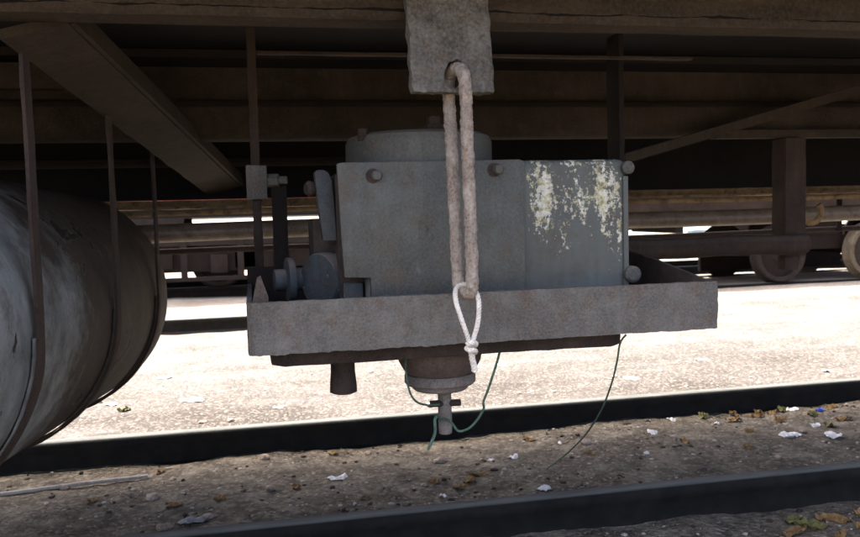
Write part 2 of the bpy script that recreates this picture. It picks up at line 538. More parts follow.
# ------------------------------------------------------------------ the carriage overhead
car = thing('railway_carriage', (0, 3.0, 0), 'brown railway carriage underframe with rusted beams and braces overhead', 'carriage')
def cpart(mb, name, mat, label=None, parent=None, **k):
    o = mb.build(name, mat, parent or car, **k)
    if label: o['label'] = label
    return o
cpart(MB().box(-9, 11, 1.85, 1.94, 1.477, 1.70).cut('x', .08).cut('z', .03).rough(.004, 6, 25), 'sole_bar', 'crack', 'brown beam with long cracks along the carriage edge')
cpart(MB().box(-9, 11, 3.78, 3.81, 1.13, 1.62), 'skirt_panel', 'floor')
cpart(MB().prism([(3.70, 1.09), (3.81, 1.09), (3.81, 1.128), (3.80, 1.128), (3.80, 1.10), (3.70, 1.10)], 'x', -9, 11).cut('x', .1).rough(.004, 8, 30), 'skirt_flange', 'rust_yellow')
cpart(MB().box(-9, 11, 1.95, 3.775, 1.62, 1.66), 'floor_panel', 'floor')
cpart(MB().box(-9, 11, 1.50, 1.56, 1.60, 3.7), 'body_side', 'body')  # near side, unseen; hung low and outward to cut sky light on beam
cpart(MB().box(-9, 11, 1.565, 1.845, 1.64, 1.68), 'floor_edge', 'floor')  # unseen panel added with that overhang to keep sky light out
cpart(MB().box(-9, 11, 3.80, 3.86, 1.67, 3.7), 'body_side', 'body')
roof = [(1.66, 3.70)]+[(2.68+1.24*math.cos(math.radians(a)), 3.70+.42*math.sin(math.radians(a))) for a in range(180, -1, -15)]
cpart(MB().prism(roof[1:], 'x', -9.05, 11.05), 'roof', 'floor')
for xe in (-9, 10.94):
    cpart(MB().box(xe, xe+.06, 1.565, 3.795, 1.665, 3.695), 'end_wall', 'body')
# deep centre sill: flat web above, rolled lower edge
prof = [(3.10, 1.585), (3.10, 1.47), (3.02, 1.455), (2.985, 1.43), (2.975, 1.39), (2.985, 1.345), (3.005, 1.322), (3.03, 1.314), (3.05, 1.325), (3.06, 1.40), (3.14, 1.42), (3.14, 1.585)]
cpart(MB().prism(prof, 'x', -9, 11), 'centre_sill', 'under')
cpart(MB().box(-9, 11, 2.93, 3.16, 1.588, 1.615), 'sill_flange', 'rust_dark')
# light angle bars under the floor
cpart(MB().prism([(2.28, 1.480), (2.30, 1.480), (2.30, 1.487), (2.28, 1.487)], 'x', .03, 1.3).cut('x', .05).rough(.003, 15, 40), 'angle_bar', 'rust')
cpart(MB().prism([(2.90, 1.478), (2.96, 1.478), (2.96, 1.483), (2.905, 1.483), (2.905, 1.56), (2.90, 1.56)], 'x', -3, -.46), 'angle_bar', 'under')
for xb in (-1.55, 3.2, -3.1, 4.6):
    cpart(rbox(xb, xb+.09, 1.945, 2.92, 1.50, 1.615, .006), 'cross_beam', 'rust_dark')
    cpart(rbox(xb, xb+.09, 3.17, 3.77, 1.50, 1.615, .006), 'cross_beam', 'rust_dark')
# diagonal brace from the sole bar down to the far skirt
pa, pb = Vector((-.445, 1.955, 1.470)), Vector((-.115, 3.74, 1.175))
mb = bar(pa, pb, .145, .022, (-.25, -.30, .9)); mb.cut('y', .06); mb.cut('x', .05); mb.rough(.003, 12, 40)
cpart(mb, 'diagonal_brace', 'beam', 'wide brown diagonal brace bar descending under the floor')
d_ = (pb-pa).normalized(); sd_ = d_.cross(Vector((-.25, -.30, .9))).normalized()
mb = bar(pa+sd_*.078+Vector((0, .02, .02)), pb+sd_*.078+Vector((0, 0, .02)), .012, .06, (-.25, -.30, .9))
cpart(mb, 'brace_lip', 'beam')
# right-hand bracing
cpart(bar((1.36, 2.88, 1.228), (2.7, 2.88, 1.575), .036, .03, (0, 1, 0)).rough(.001), 'tie_bar', 'beam')
cpart(rbox(1.75, 3.3, 2.90, 2.95, 1.302, 1.334, .004).cut('x', .06).rough(.002), 'stretcher', 'beam')
cpart(rbox(2.028, 2.118, 2.87, 2.96, .84, 1.300, .006).cut('z', .05).rough(.003), 'post', 'rust', 'upright brown post below the carriage')
cpart(rbox(2.04, 2.10, 2.89, 2.94, .785, .839, .006).cut('z', .03).rough(.003), 'post_foot', 'rust')
path = [(1.19+.05*i, 2.84+.003*math.sin(i), .890+.002*math.sin(i*.7)) for i in range(19)]
cpart(MB().tube(path, .038, 16, wob=.003), 'cross_pipe', 'rust', 'thick rusty horizontal pipe joining the post')
ringp = [(2.20+.045*math.cos(a), 2.95, 1.01+.045*math.sin(a)) for a in [math.radians(q) for q in range(-200, 60, 20)]]
cpart(MB().tube(ringp, .012, 10), 'pipe_hook', 'rust_yellow')
for yy, zz, r, mt in ((3.64, .990, .040, 'conduit'), (3.56, 1.075, .011, 'rust_yellow'), (3.72, .905, .014, 'rust')):
    cpart(MB().tube([(-9+.25*i, yy+.008*math.sin(i*.9), zz+.006*math.sin(i*.5+yy*9)) for i in range(81)], r, 12), 'brake_pipe', mt)
for xh in (-2.2, -.6, 1.1, 2.9, 4.4):
    cpart(rbox(xh, xh+.03, 3.69, 3.696, .90, 1.085, .001), 'pipe_hanger', 'rust_dark')
cpart(MB().tube([(-2.5+.1*i, 3.60, 1.278) for i in range(30)], .018, 10), 'brake_pipe', 'rust_dark')
# bogies of the carriage, beyond both sides of the view
def wheelset(parent, x, y0, y1, r, zr, wmat='wheel', tmat='tyre', ext=.16):
    for y, sgn in ((y0, -1), (y1, 1)):
        # profile along axis pointing outward (sgn): flange inside, tread outside
        ax = (0, sgn, 0)
        w = MB().lathe([(.03, -.035), (r*.30, -.03), (r*.34, -.008), (r*.78, -.004), (r*.80, .0), (r*.80, .016), (r*.36, .03), (r*.30, .055), (r*.16, .06), (0, .06)], (x, y, zr+r), ax, 36).build('wheel', wmat, parent)
        MB().lathe([(r*.81, -.05), (r+.028, -.05), (r+.03, -.036), (r+.004, -.026), (r, -.02), (r-.003, .05), (r-.012, .056), (r*.81, .05), (r*.81, -.05)], (x, y, zr+r), ax, 48).build('tyre', tmat, w, base=BASE[parent.name])
    MB().tube([(x, y0-ext+.0, zr+r), (x, y1+ext, zr+r)], .055, 14).build('axle', 'rust_dark', parent)
for xw in (-7.2, -5.4, 7.4, 9.2):
    wheelset(car, xw, 2.43, 3.62, .33, .151, ext=.05)
for xc in (-6.3, 8.3):
    for yy in (2.2, 3.8):
        cpart(rbox(xc-1.25, xc+1.25, yy-.05, yy+.05, .42, .62, .01), 'bogie_frame', 'rust_dark')
    cpart(rbox(xc-.25, xc+.25, 2.15, 3.7, .63, 1.30, .02), 'bogie_bolster', 'rust_dark')

# bracket plate with eye hole on the sole bar
def plate_hole(out, hole, y0, y1):
    """out and hole: equal-length loops in (x,z)"""
    mb = MB(); n = len(out); rings = []
    for y in (y0, y1):
        o = [mb.bm.verts.new((p[0], y, p[1])) for p in out]
        mids = [[mb.bm.verts.new((p[0]*(1-t)+h[0]*t, y, p[1]*(1-t)+h[1]*t)) for p, h in zip(out, hole)] for t in (.05, .12, .2, .3, .4, .5, .6, .7, .8, .9)]
        h = [mb.bm.verts.new((p[0], y, p[1])) for p in hole]
        rings.append([o]+mids+[h])
    for k, rg in enumerate(rings):
        for a, b in zip(rg, rg[1:]):
            for i in range(n):
                j = (i+1) % n
                mb.bm.faces.new((a[i], a[j], b[j], b[i]) if k == 0 else (b[i], b[j], a[j], a[i]))
    for q in (0, -1):
        a, b = rings[0][q], rings[1][q]
        for i in range(n):
            j = (i+1) % n
            mb.bm.faces.new((a[i], a[j], b[j], b[i]))
    bmesh.ops.recalc_face_normals(mb.bm, faces=mb.bm.faces)
    return mb
N = 160
hc = (.453, 1.353)
bx0, bx1, bz0, bz1 = .357, .545, 1.313, 1.56
outl, hol = [], []
for i in range(N):
    a = 2*math.pi*i/N
    dx, dz = math.cos(a), math.sin(a)
    t = min(((bx1 if dx > 0 else bx0)-hc[0])/dx if abs(dx) > 1e-6 else 9, ((bz1 if dz > 0 else bz0)-hc[1])/dz if abs(dz) > 1e-6 else 9)
    px, pz = hc[0]+dx*t, hc[1]+dz*t
    k = (pz-bz0)/(bz1-bz0)
    px += -.012*k
    outl.append((px, pz)); hol.append((hc[0]+.022*dx+.006*dz, hc[1]+.032*dz))
mb = plate_hole(outl, hol, 1.812, 1.848)
mb.bevel(.006, 2, 60).rough(.0060, 26, 80)
br = cpart(mb, 'bracket', 'plate', 'thick corroded grey bracket plate with an eye hole')

# ------------------------------------------------------------------ hanging link and rope
lk = []
front = [(.4790, 1.800, .885), (.4770, 1.798, 1.10), (.4745, 1.794, 1.33)]
pts = smoothpath([(.466, 1.828, .862), (.476, 1.806, .868), (.4790, 1.800, .895), (.478, 1.799, 1.0), (.4755, 1.798, 1.12), (.473, 1.795, 1.24), (.4705, 1.790, 1.325), (.467, 1.800, 1.357), (.458, 1.830, 1.368),
                  (.452, 1.858, 1.355), (.4505, 1.862, 1.32), (.4515, 1.858, 1.24), (.453, 1.852, 1.12), (.455, 1.846, 1.0), (.456, 1.842, .90), (.459, 1.838, .873)], 26)
mb = MB().tube(pts, .0142, 26, closed=True, wob=.0030)
for v in mb.bm.verts:
    v.co += Vector((noise.noise(v.co*210+Vector((5, 0, 0))), noise.noise(v.co*210+Vector((0, 5, 0))), 0))*.0007
tag(mb.build('hanging_link', 'link', base=(.466, 1.83, .85)), 'long rusty iron link hanging through the eye of the bracket', 'link')

def twisted(path, r, off, pitch, phase=0):
    mb = MB(); P = [Vector(p) for p in path]
    dist = [0]
    for a, b in zip(P, P[1:]):
        dist.append(dist[-1]+(b-a).length)
    for k in range(3):
        q = []; up = None
        for i, p in enumerate(P):
            t = (P[min(i+1, len(P)-1)]-P[max(i-1, 0)]).normalized()
            if up is None:
                up = t.orthogonal().normalized()
            up = (up-t*up.dot(t)).normalized(); sd = t.cross(up)
            a = 2*math.pi*(dist[i]/pitch+k/3)+phase
            q.append(p+(up*math.cos(a)+sd*math.sin(a))*off)
        mb.tube(q, r, 7)
    return mb
rope = thing('rope_loop', (.47, 1.80, .69), 'white twisted rope loop knotted through the bottom of the link', 'rope')
lp = smoothpath([(.468, 1.790, .735), (.464, 1.788, .762), (.449, 1.790, .81), (.4395, 1.797, .848), (.443, 1.812, .872), (.458, 1.828, .8815), (.474, 1.826, .8815), (.489, 1.812, .868), (.4925, 1.797, .843), (.487, 1.789, .80), (.475, 1.787, .762), (.471, 1.789, .735)], 14)
twisted(lp, .0031, .0030, .020).build('cord', 'rope', rope)
kn = smoothpath([(.460, 1.786, .752), (.467, 1.776, .757), (.478, 1.781, .754), (.480, 1.793, .748), (.470, 1.800, .744), (.461, 1.793, .742), (.464, 1.778, .740), (.475, 1.778, .738), (.479, 1.790, .733), (.470, 1.797, .728)], 8)
twisted(kn, .0034, .0030, .02).build('knot', 'rope', rope)
twisted(smoothpath([(.470, 1.788, .742), (.471, 1.786, .72), (.475, 1.785, .70), (.476, 1.786, .690)], 8), .0042, .0036, .02).build('tail', 'rope', rope)

# ------------------------------------------------------------------ tray
tray = thing('support_tray', (.57, 2.2, .69), 'rusted grey steel tray slung under the carriage holding the grey box', 'tray')
def tpart(mb, name, mat, label=None, **k):
    o = mb.build(name, mat, tray, **k)
    if label: o['label'] = label
    return o
mb = MB().prism([(-.020, 1.93), (-.018, 1.909), (-.010, 1.902), (.005, 1.900), (1.138, 1.900), (1.150, 1.902), (1.152, 1.912), (1.152, 1.93), (1.141, 1.93), (1.139, 1.914), (-.004, 1.914), (-.009, 1.93)], 'z', .735, .856)
mb.cut('x', .009).cut('z', .009).rough(.0026, 30, 110)
for v in mb.bm.verts:
    k_ = noise.noise(v.co*55+Vector((3, 8, 1)))
    if k_ > .38 and v.co.y < 1.915:
        v.co.y -= .010*(k_-.38)
for v in mb.bm.verts:
    if v.co.z < .745:
        v.co.z += .002*noise.noise((v.co.x*14, 1, 2))+.002*noise.noise((v.co.x*60, 5, 2))
tpart(mb, 'front_wall', 'tray', 'long corroded grey front lip of the tray')
tpart(MB().box(-.020, -.008, 1.9305, 2.50, .737, .852).cut('y', .03).cut('z', .03).rough(.002), 'side_wall', 'tray')
mb = MB().prism([(1.9305, .738), (2.50, .738), (2.50, .925), (2.2, .892), (1.9305, .853)], 'x', 1.141, 1.152)
tpart(mb.cut('y', .03).rough(.003), 'side_wall', 'valve')
tpart(MB().box(-.02, 1.152, 2.501, 2.512, .738, .90).cut('x', .05).rough(.002), 'back_wall', 'rust_dark')
tpart(MB().box(-.006, 1.139, 1.916, 2.499, .738, .745), 'tray_floor', 'rust_dark')
mb = MB().prism([(.03, 1.985), (.06, 1.965), (.89, 1.965), (.925, 1.99), (.925, 2.46), (.03, 2.46)], 'z', .694, .732)
tpart(mb.bevel(.008, 2).cut('x', .04).rough(.003), 'base_plate', 'stub')
mb = MB().prism([(-.006, .857), (.006, .910), (.014, .915), (.030, .865), (.030, .80), (-.006, .80)], 'y', 1.932, 1.938)
tpart(mb, 'gusset', 'valve')
# hanger strips
tpart(rbox(.004, .030, 2.52, 2.535, .75, 1.60, .002).cut('z', .04).rough(.002), 'hanger_strip', 'rust')
tpart(rbox(.060, .105, 2.53, 2.55, .75, 1.14, .002).cut('z', .04).rough(.002), 'hanger_strip', 'rust_dark')
tpart(rbox(-.012, .048, 2.50, 2.519, 1.10, 1.20, .004).cut('z', .02).rough(.003), 'hanger_clamp', 'tray')
tpart(MB().lathe([(.0, 0), (.020, 0), (.020, .035), (.012, .036), (.012, .06), (0, .06)], (.048, 2.525, 1.155), (1, -.2, 0), 6), 'bolt', 'tray')
tpart(rbox(1.155, 1.172, 2.48, 2.57, .86, 1.60, .002).cut('z', .03).cut('y', .03).rough(.004), 'hanger_plate', 'rust_dark')

# ------------------------------------------------------------------ grey box on the tray
box = thing('equipment_box', (.6, 2.2, .746), 'grey painted equipment box with chipped paint sitting in the tray', 'equipment box')
def bpart(mb, name, mat, label=None, parent=None, **k):
    o = mb.build(name, mat, parent or box, **k)
    if label: o['label'] = label
    return o
mb = rbox(.268, .955, 2.014, 2.40, .747, 1.174, .022, 4).cut('x', .04).cut('z', .04).rough(.0012, 8, 40)
bpart(mb, 'housing', 'box', 'grey housing with flaking white and ochre paint')
mb = MB().prism([(.203, 1.170), (.208, 1.0), (.213, .897), (.276, .894), (.277, .80), (.668, .80), (.670, 1.00), (.672, 1.170), (.66, 1.175), (.216, 1.173)], 'y', 1.994, 2.0125)
fp = bpart(mb.bevel(.003, 2, 40), 'front_plate', 'grey', 'plain grey front plate bolted over the box')
for bx_, bz_ in ((.293, 1.140), (.597, 1.150)):
    bpart(MB().lathe([(.0175, 0), (.0175, .002), (.013, .002)], (bx_-.004, 1.9935, bz_), (0, -1, 0), 18), 'bolt_shade_disc', 'stub', parent=fp, base=BASE[box.name])  # flat dark disc set off-centre, painted shade of the bolt hole
    bpart(MB().lathe([(.013, 0), (.013, .012), (.010, .018), (0, .020)], (bx_+.004, 1.992, bz_), (0, -1, 0), 16), 'bolt', 'grey', parent=fp, base=BASE[box.name])
bpart(MB().lathe([(.017, -.06), (.017, .006), (.012, .010), (0, .011)], (.957, 2.008, 1.151), (0, -1, 0), 18), 'hinge_pin', 'grey')
bpart(MB().lathe([(.022, -.06), (.022, .008), (.016, .013), (0, .014)], (.966, 2.006, .874), (0, -1, 0), 18), 'hinge_pin', 'grey')
bpart(rbox(.946, .960, 2.010, 2.03, .80, 1.13, .003), 'edge_rib', 'box')
dr = bpart(MB().lathe([(.197, 0), (.197, .060), (.190, .075), (.170, .084), (.09, .088), (0, .088)], (.448, 2.215, 1.173), (0, 0, 1), 48), 'drum_cover', 'grey', 'round drum cover on top of the box')
bpart(MB().lathe([(.03, 0), (.03, .018), (.018, .02), (.018, .04), (0, .042)], (.47, 2.12, 1.255), (0, 0, 1), 6), 'drum_nut', 'rust', parent=dr, base=BASE[box.name])
bpart(MB().lathe([(.014, 0), (.014, .03), (0, .034)], (.285, 2.12, 1.235), (0, 0, 1), 10), 'drum_bolt', 'rust', parent=dr, base=BASE[box.name])
# lug, pipe union and block on the left flank
mb = MB().prism([(.170, .985), (.204, .985), (.201, 1.08), (.197, 1.135), (.188, 1.155), (.176, 1.160), (.162, 1.160), (.154, 1.154), (.158, 1.10)], 'y', 2.06, 2.10)
lug = bpart(mb.bevel(.004, 2), 'side_lug', 'blue')
bpart(MB().lathe([(.018, 0), (.020, .012), (.014, .02), (0, .02)], (.152, 2.09, 1.115), (-1, -.4, 0), 8), 'lug_bolt', 'rust', parent=lug, base=BASE[box.name])
bpart(rbox(.150, .262, 2.13, 2.3, .92, 1.04, .01), 'side_block', 'stub')
bpart(rbox(.204, .267, 2.05, 2.35, .76, 1.15, .006), 'side_flange', 'stub')
un = bpart(MB().lathe([(.058, 0), (.060, .05), (.068, .055), (.070, .062), (.070, .098), (.066, .104), (.03, .107), (0, .107)], (.240, 2.160, .885), (-.8, -.6, 0), 40), 'pipe_union', 'blue', 'blue grey round pipe union on the flank of the box')
bpart(MB().lathe([(.030, -.06), (.030, 0), (.054, 0), (.057, .005), (.057, .018), (.028, .022), (.028, .05), (0, .05)], (.100, 2.17, .885), (-1, -.12, 0), 28), 'union_flange', 'blue', parent=un, base=BASE[box.name])
bpart(rbox(.212, .262, 2.03, 2.06, .76, .88, .006), 'union_strap', 'blue', parent=un, base=BASE[box.name])
for (u0, v0, u1, v1, w) in ((.402, .984, .402, 1.030, .0022), (.402, 1.027, .442, 1.027, .001), (.402, .986, .442, .986, .001), (.418, .994, .418, 1.019, .0016), (.419, 1.006, .433, 1.019, .0016), (.419, 1.007, .434, .994, .0016)):
    bpart(bar((u0, 1.9937, v0), (u1, 1.9937, v1), w*2, .0024, (0, 1, 0)), 'cast_mark', 'grey', parent=fp, base=BASE[box.name])
# drain fittings under the tray
dv = thing('drain_valve', (.47, 2.12, .46), 'cone shaped iron drain valve with flanged rim and stem under the tray', 'valve')
MB().lathe([(.110, .693), (.112, .680), (.108, .660), (.096, .638), (.088, .628), (0, .628)], (.47, 2.12, 0), (0, 0, 1), 40).build('valve_body', 'valve', dv)
MB().lathe([(.0, .627), (.090, .627), (.094, .622), (.094, .604), (.088, .598), (.074, .597), (.074, .588), (.068, .583), (.03, .580), (0, .580)], (.47, 2.12, 0), (0, 0, 1), 40).build('valve_flange', 'iron', dv)
st = MB().lathe([(.024, .579), (.024, .572), (.018, .568), (.018, .550), (.0185, .48), (.017, .463), (.012, .460), (0, .460)], (.481, 2.12, 0), (0, 0, 1), 18).build('stem', 'iron', dv)
MB().tube([(.440, 2.11, .546), (.522, 2.115, .543)], .009, 10).build('cross_pin', 'stub', st, base=BASE[dv.name])
tag(MB().lathe([(.031, .693), (.031, .65), (.034, .62), (.035, .598), (.026, .594), (.026, .62), (0, .62)], (.212, 2.10, 0), (0, 0, 1), 24).build('drain_stub', 'stub', base=(.212, 2.1, .594)), 'short dark drain pipe stub below the tray beside the valve', 'pipe')

def wire(pts, label, r=.0028):
    tag(MB().tube(smoothpath(pts, 8), r, 7).build('wire', 'wire', base=pts[-1]), label, 'wire')
wire([(.372, 2.06, .694), (.366, 2.05, .655), (.371, 2.04, .605), (.388, 2.05, .572), (.420, 2.08, .552), (.462, 2.10, .545)], 'dark green wire curving from the tray to the stem beside the valve')
wire([(.600, 2.0, .693), (.590, 2.0, .66), (.568, 2.0, .60), (.557, 2.01, .565), (.560, 2.02, .545), (.545, 2.03, .515), (.525, 2.04, .492), (.500, 2.05, .484), (.488, 2.07, .500), (.475, 2.09, .507), (.462, 2.095, .500)], 'green wire hooked down from the tray into the foot of the valve stem', .0032)
wire([(.465, 2.10, .505), (.450, 2.07, .522), (.438, 2.05, .518), (.436, 2.04, .49), (.424, 2.03, .468), (.414, 2.03, .448)], 'short pale green bent wire end poking out of the valve stem', .004)
wire([(.935, 1.98, .72), (0.923, 1.99, 0.697), (0.927, 2.02, 0.642), (0.937, 2.08, 0.568), (0.959, 2.2, 0.469), (1.0, 2.42, 0.335), (1.04, 2.7, 0.188), (1.067, 2.985, 0.045)], 'long thin green wire trailing from the tray to the ground', .0026)

# ------------------------------------------------------------------ tank on the left
tank = thing('cylindrical_tank', (-.8, 2.4, .38), 'big grey cylindrical tank with peeling paint strapped under the carriage', 'tank')
ta = Vector((.095, 1, -.03)).normalized()
t0 = Vector((-.90, 1.58, .815))
Rt = .40
def tc(y):
    return t0+ta*((y-t0.y)/ta.y)
L = (3.42-1.58)/ta.y
prof = [(0, -.09), (.15, -.085), (.28, -.06), (.36, -.03), (Rt, .02)]+[(Rt, .02+(L-.06)*i/40) for i in range(1, 41)]+[(Rt-.012, L+.0), (Rt-.05, L+.05), (.28, L+.10), (.15, L+.125), (0, L+.13)]
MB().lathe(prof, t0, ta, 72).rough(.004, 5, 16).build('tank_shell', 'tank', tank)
for yv, ht in ((1.95, 1.40), (2.6, 1.44), (3.17, 1.44)):
    c = tc(yv)
    u = Vector((1, -ta.x, 0)).normalized()
    path = []
    for a in range(0, -185, -6):
        A = math.radians(a)
        path.append(c+u*math.cos(A)*(Rt+.004)+Vector((0, 0, 1))*math.sin(A)*(Rt+.004))
    hz0 = c+u*(Rt+.007)
    hp = [c+u*(Rt+.008)+Vector((0, 0, 1))*(ht-c.z)*k/10 for k in range(10, 0, -1)]+[c+u*math.cos(math.radians(q))*(Rt+.008)+Vector((0, 0, 1))*math.sin(math.radians(q))*(Rt+.008) for q in range(0, -112, -4)]
    def ribbon(path, hw, th):
        mb = MB(); prev = None
        for i, p in enumerate(path):
            rad = (p-c); rad = Vector((rad.x, rad.y, rad.z if p.z < c.z else 0)).normalized()
            q = [mb.bm.verts.new(p+ta*s_*hw+rad*t_) for s_, t_ in ((-1, 0), (1, 0), (1, th), (-1, th))]
            if prev:
                for k in range(4):
                    mb.bm.faces.new((prev[k], prev[(k+1) % 4], q[(k+1) % 4], q[k]))
            else:
                mb.bm.faces.new(q)
            prev = q
        mb.bm.faces.new(prev[::-1])
        bmesh.ops.recalc_face_normals(mb.bm, faces=mb.bm.faces)
        return mb
    ribbon(hp, .020, .008).rough(.003, 14, 45).build('hanger', 'rust', tank)
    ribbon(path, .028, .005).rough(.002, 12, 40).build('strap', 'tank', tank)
# ------------------------------------------------------------------ low wagon on the next track
wag = thing('flat_wagon', (4, 9.0, .15), 'low brown flat wagon with pale wheels standing on the next track', 'wagon')
def wpart(mb, name, mat, **k):
    return mb.build(name, mat, wag, **k)
wpart(MB().box(2.0, 14, 8.33, 9.72, 1.16, 1.24), 'deck', 'floor')
for yy in (8.36, 9.6):
    wpart(MB().box(2.0, 14, yy, yy+.07, .96, 1.155), 'sole_bar', 'under')
    wpart(MB().box(2.0, 14, yy-.04, yy+.06, .945, .958), 'sole_flange', 'rust_yellow')
wpart(MB().tube([(2.0, 8.5, .86), (14, 8.5, .86)], .03, 10), 'brake_pipe', 'rust')
wpart(MB().tube([(2.0, 9.3, .80), (4.6, 9.3, .80)], .035, 10), 'truss_rod', 'rust_dark')
for xq in (2.1, 3.6, 4.6, 9, 11.2):
    wpart(MB().box(xq, xq+.09, 8.45, 9.55, .74, .944), 'cross_member', 'rust_dark')
wpart(MB().box(2.5, 3.5, 8.7, 9.3, .56, .944), 'brake_gear', 'rust_dark')
for xw in (5.85, 7.05, 11.6, 12.8):
    wheelset(wag, xw, 8.40, 9.60, .315, .151, 'rust_dark' if xw < 6 else 'wheel', 'tyre_dark' if xw < 6 else 'tyre', ext=.12)  # first wheelset coloured dark as if shaded, the others left pale
for xc in (6.45, 12.2):
    for yy in (8.52, 9.4):
        wpart(rbox(xc-1.0, xc+1.0, yy, yy+.07, .50 if yy < 9 else .22, .66, .01), 'bogie_frame', 'rust_dark')
        wpart(rbox(xc-.3, xc+.3, yy, yy+.07, .661, .944, .01), 'bogie_bolster', 'rust_dark')

# ------------------------------------------------------------------ distant coach
coach = thing('distant_coach', (0, 11.8, .15), 'distant dark coach seen beneath the carriage with bogie and hanging gear', 'coach')
def kpart(mb, name, mat, **k):
    return mb.build(name, mat, coach, **k)
kpart(MB().box(-10, 14, 11.0, 12.6, 1.05, 1.25), 'underframe', 'floor')
kpart(MB().box(-10, 14, 10.96, 12.64, 1.251, 3.6), 'body_side', 'body')
kpart(MB().box(-10.05, 14.05, 10.9, 12.7, 3.61, 3.75), 'roof', 'floor')
for xw in (-.45, -2.0, 10.2, 11.7):
    wheelset(coach, xw, 11.2, 12.4, .32, .151, 'rust_dark', 'tyre_dark', ext=.12)
for xc in (-1.2, 10.9):
    for yy in (11.0, 12.5):
        kpart(rbox(xc-1.35, xc+1.25, yy, yy+.08, .36, .66, .01), 'bogie_frame', 'rust_dark')
        kpart(rbox(xc-.35, xc+.35, yy, yy+.08, .621, 1.049, .01), 'bogie_bolster', 'rust_dark')
        for dx in (-.77, .77):
            kpart(rbox(xc+dx-.11, xc+dx+.11, yy-.07, yy-.002, .34, .58, .02), 'axle_box', 'rust_dark')
for x0, x1 in ((2.0, 3.6), (7.2, 8.2)):
    kpart(rbox(x0, x1, 11.05, 11.7, .55, 1.049, .02), 'battery_box', 'rust_dark')
kpart(MB().tube([(-9, 10.93, .80), (10, 10.93, .80)], .035, 10), 'brake_pipe', 'rust')
kpart(MB().box(-2.7, .7, 10.88, 10.93, .25, .30), 'brake_beam', 'rust_dark')
kpart(MB().box(-2.7, 1.2, 10.90, 10.95, .70, .775), 'brake_beam', 'rust_dark')
kpart(rbox(-.25, .9, 11.0, 11.5, .38, .74, .02), 'equipment_case', 'rust_dark')
kpart(rbox(-1.9, -1.0, 10.95, 10.995, .40, .70, .02), 'equipment_case', 'rust_dark')
for xs_ in (-2.4, -1.5, -.9, -.2, .3):
    kpart(MB().box(xs_, xs_+.08, 10.885, 10.925, .301, .76), 'brake_hanger', 'rust_dark')

# far small things beyond the tracks
tag(rbox(7.0, 10.2, 15.2, 15.9, 0, .22, .02).build('concrete_kerb', 'concrete', base=(8.6, 15.5, 0)), 'pale low concrete block lying beyond the distant coach', 'block')
tag(rbox(8.6, 9.4, 15.35, 15.8, .221, .55, .03).build('crate', 'sky_blue', base=(9, 15.6, .221)), 'faded light blue crate standing on the low concrete block', 'crate')

# ------------------------------------------------------------------ litter on the ground
def scrap(x, y, sx, sy, rz, mat, name, label, cat, group=None, lift=.012, curl=.012, pts=None):
    mb = MB()
    n = 9
    rnd = random.Random(int(x*1000)+int(y*777))
    ang = [(.72+.28*rnd.random()) for _ in range(10)]
    g = []
    z0 = gz(x, y)
    for i in range(4):
        ring = []
        for k in range(20):
            a = 2*math.pi*k/20
            rr = (ang[(k//2) % 10]*(1-(k % 2)*.5)+ang[((k+1)//2) % 10]*(k % 2)*.5)*(i+1)/4
            px, py = rr*math.cos(a)*sx/2, rr*math.sin(a)*sy/2
            pz = curl*noise.noise((px*40+x, py*40+y, 1))+curl*.8*noise.noise((px*90+x, py*90, 4))
            ring.append(mb.bm.verts.new((px, py, pz)))
        g.append(ring)
    c = mb.bm.verts.new((0, 0, 0))
    for k in range(20):
        mb.bm.faces.new((c, g[0][k], g[0][(k+1) % 20]))
        for i in range(3):
            mb.bm.faces.new((g[i][k], g[i+1][k], g[i+1][(k+1) % 20], g[i][(k+1) % 20]))
    M_ = Matrix.Rotation(rz, 4, 'Z')
    bmesh.ops.transform(mb.bm, matrix=M_, verts=mb.bm.verts)
    lo = min(v.co.z for v in mb.bm.verts)
    bmesh.ops.solidify(mb.bm, geom=list(mb.bm.faces), thickness=.0012)
    for v in mb.bm.verts:
        v.co += Vector((x, y, z0-lo*.6+.002))
    o = mb.build(name, mat, base=(x, y, z0), smooth=False)
    return tag(o, label, cat, group)
WS = 'white paper scraps between the rails'
PL = {.281: 'white paper scrap on the dirt below the valve stem, towards the stick',
      .985: 'white paper scrap on the dirt close to the dark rail, below the trailing wire',
      .996: 'white paper scrap on the dirt where the trailing wire meets the ground',
      1.876: 'small folded white scrap close to the foot of the sunlit rail',
      2.227: 'larger white paper scrap lying beside the blue plastic scrap and leaves',
      2.383: 'broad bright white scrap lying past the blue plastic scrap towards the dark rail',
      2.518: 'narrow white paper strip lying among leaves at the foot of the sunlit rail'}
wl = 'small crumpled white paper scrap lying on the dirt between the rails'
for x, y, sx, sy, rz in ((.281, 3.107, .085, .06, .2), (.985, 2.76, .075, .05, .3), (.996, 3.165, .05, .035, .1), (1.876, 3.494, .05, .05, .8), (1.672, 3.292, .055, .05, .4), (2.227, 3.118, .10, .075, -.3), (2.383, 3.052, .09, .08, .5),
                         (2.518, 3.500, .09, .04, .1), (.90, 3.15, .03, .02, 0), (2.45, 3.25, .07, .04, .3), (1.25, 3.30, .03, .02, 1.), (.62, 2.80, .04, .025, .5), (2.05, 3.40, .035, .03, 1.2), (1.5, 3.0, .03, .02, .2)):
    scrap(x, y, sx, sy, rz, 'paper', 'paper_scrap', PL.get(x, wl), 'scrap', WS)
scrap(-.227, 2.80, .12, .07, .4, 'paper_grey', 'paper_scrap', 'grey flattened paper scrap beside the dark near rail', 'scrap')
scrap(-.30, 2.96, .07, .04, .1, 'leaf', 'dry_leaf', 'single brown dry leaf beside the grey paper scrap', 'leaf')
scrap(2.616, 3.44, .05, .04, .3, 'blue_plastic', 'plastic_scrap', 'small crumpled bright blue plastic scrap by the sunlit rail', 'scrap')
